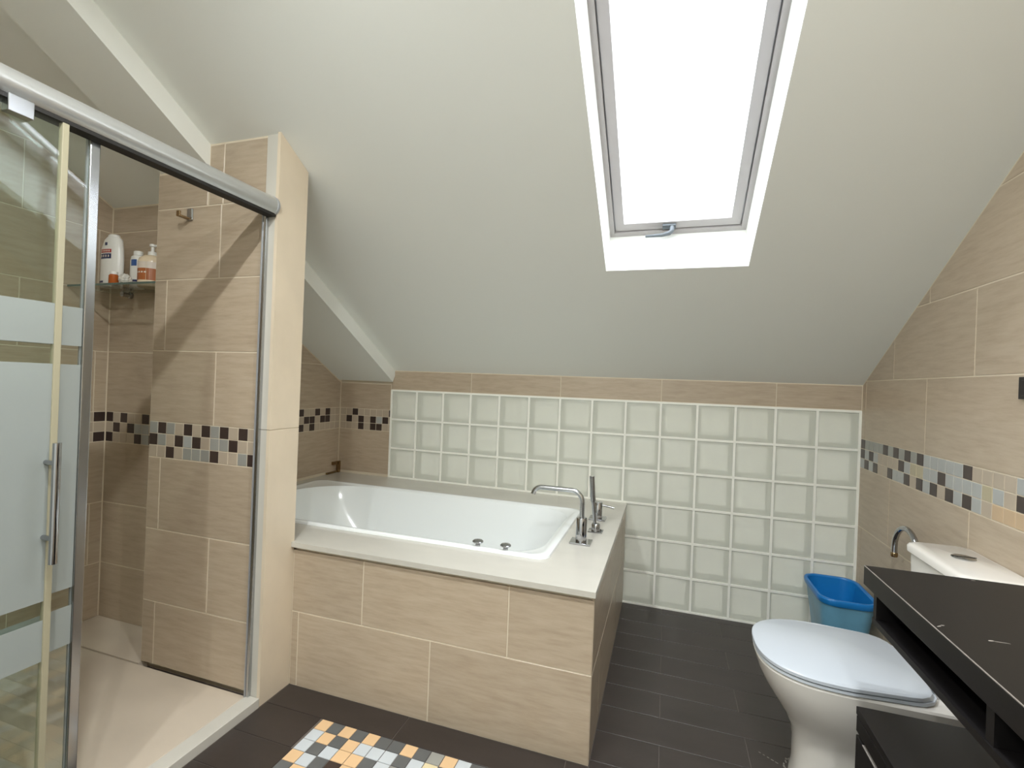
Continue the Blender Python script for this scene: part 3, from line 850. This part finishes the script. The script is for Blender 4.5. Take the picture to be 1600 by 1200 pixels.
for k in range(5): label_patch(t, 'lettering', 'label_pale', bx, by, .0660, .0318, SZ + .162, SZ + .170, 245 + 10.5 * k, 251 + 10.5 * k)
label_patch(t, 'emblem', 'label_navy', bx + 0.006, by, .0605, .0300, SZ + .192, SZ + .206, 258, 274)
label_patch(t, 'lettering', 'label_navy', bx, by, .0655, .031, SZ + .018, SZ + .027, 225, 262)
# pump bottle
px_, py_ = -0.478, -1.325
t = thing('pump_bottle', 'cream pump bottle with an orange label on the glass shelf', 'bottle', (px_, py_, SZ))
mb = MB(); mb.lathe((px_, py_, SZ), [(.050, 0), (.054, .004), (.054, .115), (.050, .132), (.034, .146), (.018, .150)]); part(mb, 'body', 'plastic_cream', t)
mb = MB(); mb.lathe((px_, py_, SZ + .150), [(.018, 0), (.018, .016), (.010, .018), (.007, .020), (.007, .040), (.013, .042), (.013, .052), (.006, .054)]); pp = part(mb, 'pump', 'plastic_white', t)
mb = MB(); mb.tube([(px_, py_, SZ + .198), (px_ + .02, py_ + .016, SZ + .198), (px_ + .036, py_ + .028, SZ + .190)], [.005, .005, .004], 10); part(mb, 'nozzle', 'plastic_white', pp)
label_patch(t, 'orange_label', 'label_orange', px_, py_, .054, .054, SZ + .028, SZ + .082, 200, 345)
for k in range(5): label_patch(t, 'lettering', 'label_pale', px_, py_, .0546, .0546, SZ + .060, SZ + .067, 232 + 15 * k, 242 + 15 * k)
label_patch(t, 'pale_label', 'label_pale', px_, py_, .054, .054, SZ + .082, SZ + .112, 200, 345)
# white tube bottle with blue mark
qx, qy = -0.585, -1.315
t = thing('lotion_bottle', 'white lotion bottle with a blue mark behind the pump bottle', 'bottle', (qx, qy, SZ))
mb = MB(); mb.loft([ell(qx, qy, .036, .022, SZ), ell(qx, qy, .040, .024, SZ + .005), ell(qx, qy, .042, .024, SZ + .13), ell(qx, qy, .034, .022, SZ + .152), ell(qx, qy, .02, .016, SZ + .158)]); part(mb, 'body', 'plastic_white', t)
mb = MB(); mb.loft([ell(qx, qy, .022, .017, SZ + .158), ell(qx, qy, .022, .017, SZ + .176), ell(qx, qy, .018, .014, SZ + .178)]); part(mb, 'cap', 'plastic_white', t)
label_patch(t, 'blue_label', 'label_blue', qx, qy, .0415, .024, SZ + .105, SZ + .135, 255, 300)
label_patch(t, 'lettering', 'label_navy', qx, qy, .0415, .024, SZ + .03, SZ + .04, 255, 310)
# small amber bottle and a sponge puff
ax_, ay_ = -0.590, -1.415
t = thing('amber_bottle', 'tiny amber bottle with a pale cap at the shelf front', 'bottle', (ax_, ay_, SZ))
mb = MB(); mb.lathe((ax_, ay_, SZ), [(.017, 0), (.019, .003), (.019, .040), (.014, .046)], 18); part(mb, 'body', 'amber', t)
mb = MB(); mb.lathe((ax_, ay_, SZ + .046), [(.015, 0), (.015, .012), (.012, .014)], 18); part(mb, 'cap', 'plastic_white', t)
r_ = random.Random(2)
bm = bmesh.new(); bmesh.ops.create_icosphere(bm, subdivisions=4, radius=0.024)
for v in bm.verts:
    a = math.sin(v.co.x * 420 + v.co.z * 160) * math.cos(v.co.y * 380 - v.co.z * 300)
    v.co *= 1 + 0.13 * a
    v.co.z *= 0.95
mb = MB(); bm.verts.index_update(); mb.add([(v.co.x - 0.520, v.co.y - 1.412, v.co.z + SZ + 0.0235) for v in bm.verts], [tuple(v.index for v in f.verts) for f in bm.faces], True); bm.free()
single(mb, 'bath_puff', 'puff', 'pale grey bath puff lying between bottles on the shelf', 'bath puff')

# ------------------------------------------------------------------ toilet
TYC = -1.118
def dring(xf, xb, hw, z, n=36, e=2.6, fl=0.23, taper=1.0, rc=0.03):
    """D-shaped outline: elliptical front towards -x, straight sides, flat back"""
    pts = []
    fl = min(fl, (xb - xf) * 0.7)
    for k in range(n + 1):
        a = math.pi / 2 + math.pi * k / n
        c, s = math.cos(a), math.sin(a)
        pts.append((xf + fl + fl * math.copysign(abs(c) ** (2 / e), c), TYC + hw * math.copysign(abs(s) ** (2 / e), s), z))
    for k in range(5):
        a = math.radians(270 + 90 * k / 4); pts.append((xb - rc + rc * math.cos(a), TYC - hw * taper + rc + rc * math.sin(a), z))
    for k in range(5):
        a = math.radians(90 * k / 4); pts.append((xb - rc + rc * math.cos(a), TYC + hw * taper - rc + rc * math.sin(a), z))
    return pts
to = thing('toilet', 'white ceramic toilet with closed lid and low cistern', 'toilet', (2.5, TYC, 0))
mb = MB()
BX = XR - 0.006
mb.loft([dring(2.262, BX, .118, 0.0), dring(2.264, BX, .116, .02), dring(2.270, BX, .108, .06), dring(2.268, BX, .106, .14), dring(2.258, BX, .116, .185), dring(2.232, BX, .142, .235),
         dring(2.198, BX, .166, .285), dring(2.170, BX, .184, .33), dring(2.152, BX, .194, .37), dring(2.145, BX, .198, .40), dring(2.150, BX, .194, .406)])
part(mb, 'bowl', 'ceramic', to)
mb = MB(); mb.loft([dring(2.148, 2.60, .198, .4075, taper=.93, rc=.075), dring(2.143, 2.60, .202, .411, taper=.93, rc=.075), dring(2.145, 2.60, .201, .419, taper=.93, rc=.075)]); part(mb, 'seat', 'lid_white', to)
mb = MB(); mb.loft([dring(2.146, 2.595, .200, .4205, taper=.93, rc=.075), dring(2.141, 2.588, .205, .424, taper=.93, rc=.075), dring(2.141, 2.588, .205, .433, taper=.93, rc=.075), dring(2.147, 2.583, .200, .4375, taper=.93, rc=.075)]); part(mb, 'lid', 'lid_white', to)
for s in (-1, 1):
    mb = MB(); mb.tube([(2.607, TYC + s * .10 - .02, .418), (2.607, TYC + s * .10 + .02, .418)], 0.011, 12); part(mb, 'hinge', 'chrome', to)
def cring(a, z, r=0.03): return rrect(2.640 - a, XR - 0.003, TYC - 0.165 - a, TYC + 0.165 + a, r, z, 6)
mb = MB(); mb.loft([cring(-.02, .404), cring(-.008, .45), cring(0, .60), cring(.004, .752)]); part(mb, 'cistern', 'ceramic', to)
mb = MB(); mb.loft([cring(.010, .7525, .035), cring(.014, .757, .038), cring(.014, .775, .038), cring(.009, .782, .036), cring(.0, .785, .034)]); part(mb, 'cistern_lid', 'ceramic', to)
mb = MB(); mb.loft([ell(2.722, TYC + .022, .030, .030, .784), ell(2.722, TYC + .022, .030, .030, .788), ell(2.722, TYC + .022, .027, .027, .7895)]); part(mb, 'flush_button', 'chrome_satin', to)
mb = MB(); mb.box((2.690, TYC + .020, .789), (2.754, TYC + .024, .7905)); part(mb, 'button_split', 'dark_gap', to)

# chrome arch by the cistern
t = thing('paper_holder', 'curved chrome paper holder arching from the wall beside the cistern', 'paper holder', (XR, -0.65, 0.6))
mb = MB()
cx0 = XR - 0.05
pts = [(cx0, -0.556, 0.630)] + [tuple(p) for p in arc((cx0, -0.656, 0.658), 0.10, 0, 180, 14, (0, 1, 0), (0, 0, 1))] + [(cx0, -0.756, 0.62), (cx0 + 0.045, -0.756, 0.605)]
mb.tube(pts, 0.0105, 14); part(mb, 'tube', 'chrome', t)
mb = MB(); mb.lathe((XR - 0.010, -0.756, 0.605), [(.022, 0), (.024, .003), (.024, .010)], ax='x'); part(mb, 'flange', 'chrome', t)
mb = MB(); mb.lathe((cx0, -0.556, 0.617), [(.0115, 0), (.0125, .004), (.0125, .016), (.011, .018)]); part(mb, 'end_tip', 'bronze', t)

# ------------------------------------------------------------------ waste bin
bn = thing('waste_bin', 'open blue plastic waste bin against the glass block wall', 'bin', (2.66, -0.22, 0))
def bring(a, z, r=.05): return rrect(2.543 - a, 2.775 + a, -0.392 - a, -0.052 + a, r, z, 8)
mb = MB(); mb.loft([bring(-.045, .0005, .05), bring(-.042, .01, .055), bring(-.004, .315, .065)], cap1=False); part(mb, 'bin_body', 'bin_teal', bn)
mb = MB(); mb.loft([bring(-.046, .006, .05), bring(-.010, .335, .06)], cap1=False); part(mb, 'bin_inside', 'bin_blue', bn)
mb = MB(); mb.loft([bring(-.004, .312, .065), bring(.002, .312, .07), bring(.004, .318, .07), bring(.006, .334, .07), bring(.003, .341, .07), bring(-.006, .341, .065), bring(-.010, .335, .06)], cap0=False, cap1=False); part(mb, 'rim', 'bin_blue', bn)

# ------------------------------------------------------------------ vanity
VX, VYF, VYN = 2.315, -1.523, -2.70
vn = thing('vanity_counter', 'black wall-hung vanity counter with an open slot under its thick top', 'vanity', (2.55, -2.1, 0.73))
mb = MB(); mb.box((VX, VYN, 0.803), (XR - 0.001, VYF, 0.850), 0.0015); part(mb, 'top', 'black_wood', vn)
mb = MB(); mb.box((VX - 0.0005, VYN, 0.8488), (VX + 0.0013, VYF, 0.8505)); part(mb, 'worn_edge', 'edge_worn', vn)
mb = MB(); mb.box((VX + 0.003, VYN, 0.730), (XR - 0.001, VYF - 0.052, 0.744)); part(mb, 'bottom_board', 'black_wood', vn)
mb = MB(); mb.box((VX + 0.004, VYF - 0.070, 0.744), (XR - 0.001, VYF - 0.054, 0.803)); part(mb, 'side_panel', 'black_wood', vn)
mb = MB(); mb.box((VX + 0.006, -2.022, 0.744), (XR - 0.001, -2.002, 0.803)); part(mb, 'divider', 'black_wood', vn)
mb = MB(); mb.box((XR - 0.03, VYN, 0.744), (XR - 0.001, VYF - 0.07, 0.803)); part(mb, 'back_panel', 'black_wood', vn)
lc = thing('drawer_cabinet', 'low black drawer cabinet standing below the vanity counter', 'cabinet', (2.55, -2.0, 0))
mb = MB(); mb.box((VX + 0.018, -2.50, 0.06), (XR - 0.002, -1.512, 0.468)); mb.box((VX + 0.05, -2.48, 0.0), (XR - 0.01, -1.53, 0.06)); part(mb, 'carcass', 'black_wood', lc)
mb = MB(); mb.box((VX, -2.505, 0.468), (XR - 0.002, -1.508, 0.487), 0.001); part(mb, 'top', 'black_wood', lc)
for z0, z1 in ((0.065, 0.24), (0.245, 0.418), (0.428, 0.466)):
    mb = MB(); mb.box((VX, -2.50, z0), (VX + 0.018, -1.512, z1), 0.001); part(mb, 'drawer_front', 'black_wood', lc)
mb = MB(); mb.box((VX - 0.001, -2.47, 0.4175), (VX + 0.010, -1.555, 0.4205)); part(mb, 'handle_strip', 'edge_worn', lc)

# scuffs on the counter and flaking caulk at the toilet foot
def flakes(spots, z, seed):
    r = random.Random(seed); mb = MB()
    for x, y, w, h, a in spots:
        n = 7; ca, sa = math.cos(a), math.sin(a); top = []
        for k in range(n):
            t_ = 2 * math.pi * k / n; q = r.uniform(0.55, 1.0)
            u, v = w * q * math.cos(t_), h * q * math.sin(t_)
            top.append((x + u * ca - v * sa, y + u * sa + v * ca))
        mb.prism(top, 'z', z - 0.0005, z + 0.0006)
    return mb
part(flakes([(2.387, -1.880, .008, .003, 0.5), (2.402, -1.880, .014, .0012, 0.0), (2.326, -1.850, .007, .002, 0.6), (2.334, -1.843, .004, .0015, 0.2), (2.530, -1.535, .006, .002, 0.0)], 0.850, 4), 'scuff_mark', 'edge_worn', vn)['kind'] = 'stuff'
r_ = random.Random(11); sp = []
for k in range(26):
    a = math.radians(100 + 110 * r_.random()); q = r_.uniform(1.0, 1.10)
    sp.append((2.39 + 0.135 * q * math.cos(a), TYC + 0.12 * q * math.sin(a), r_.uniform(.003, .010), r_.uniform(.002, .005), r_.uniform(0, 3)))
sp += [(2.235 - 0.012 * k, TYC + 0.045 + 0.008 * k, .006, .002, 2.6) for k in range(5)]
part(flakes(sp, 0.0004, 5), 'old_caulk', 'edge_worn', to)['kind'] = 'stuff'

# dark switch plate on the right wall
t = thing('light_switch', 'black switch plate on the beige tiled wall above the mosaic band', 'switch', (XR, -1.22, 1.28))
mb = MB(); mb.box((XR - 0.012, -1.275, 1.283), (XR + 0.001, -1.190, 1.347), 0.002); part(mb, 'plate', 'switch_black', t)
mb = MB(); mb.box((XR - 0.015, -1.258, 1.293), (XR - 0.011, -1.207, 1.337), 0.001); part(mb, 'rocker', 'switch_black', t)

# ------------------------------------------------------------------ recessed ceiling lamps behind the camera
LAMP_W = 19.0
for x, y, who, lab in ((1.0, -2.5, 'shower', 'recessed spotlight nearest the shower rail in the flat ceiling'), (2.0, -2.5, 'vanity', 'recessed spotlight above the vanity counter in the flat ceiling'),
                       (1.0, -3.5, 'wall', 'recessed spotlight near the rear wall, in line with the shower rail'), (2.0, -3.5, 'corner', 'recessed spotlight near the rear wall, in line with the vanity')):
    t = thing('ceiling_spotlight_' + who + '_offscreen', lab, 'ceiling light', (x, y, ZFLAT - 0.01), 'recessed spotlights of the flat ceiling')
    mb = MB(); mb.loft([[(x + r * math.cos(2 * math.pi * i / 24), y + r * math.sin(2 * math.pi * i / 24), z) for i in range(24)] for r, z in ((.045, ZFLAT + .001), (.045, ZFLAT - .004), (.034, ZFLAT - .006), (.032, ZFLAT - .001))], cap0=False, cap1=False)
    part(mb, 'ring', 'chrome_satin', t)
    mb = MB(); mb.lathe((x, y, ZFLAT - .0035), [(.032, 0.002), (.032, 0), (.004, -0.0005)]); part(mb, 'lens_' + who + '_offscreen', 'lamp_glow', t)
    l = bpy.data.lights.new('spotlight_' + who + '_offscreen', 'AREA'); l.shape = 'DISK'; l.size = 0.064; l.energy = LAMP_W; l.color = (.98, 1, .99)
    lo = bpy.data.objects.new('spotlight_' + who + '_offscreen', l); lo.location = (0, 0, -0.004); lo.parent = t; COL.objects.link(lo)
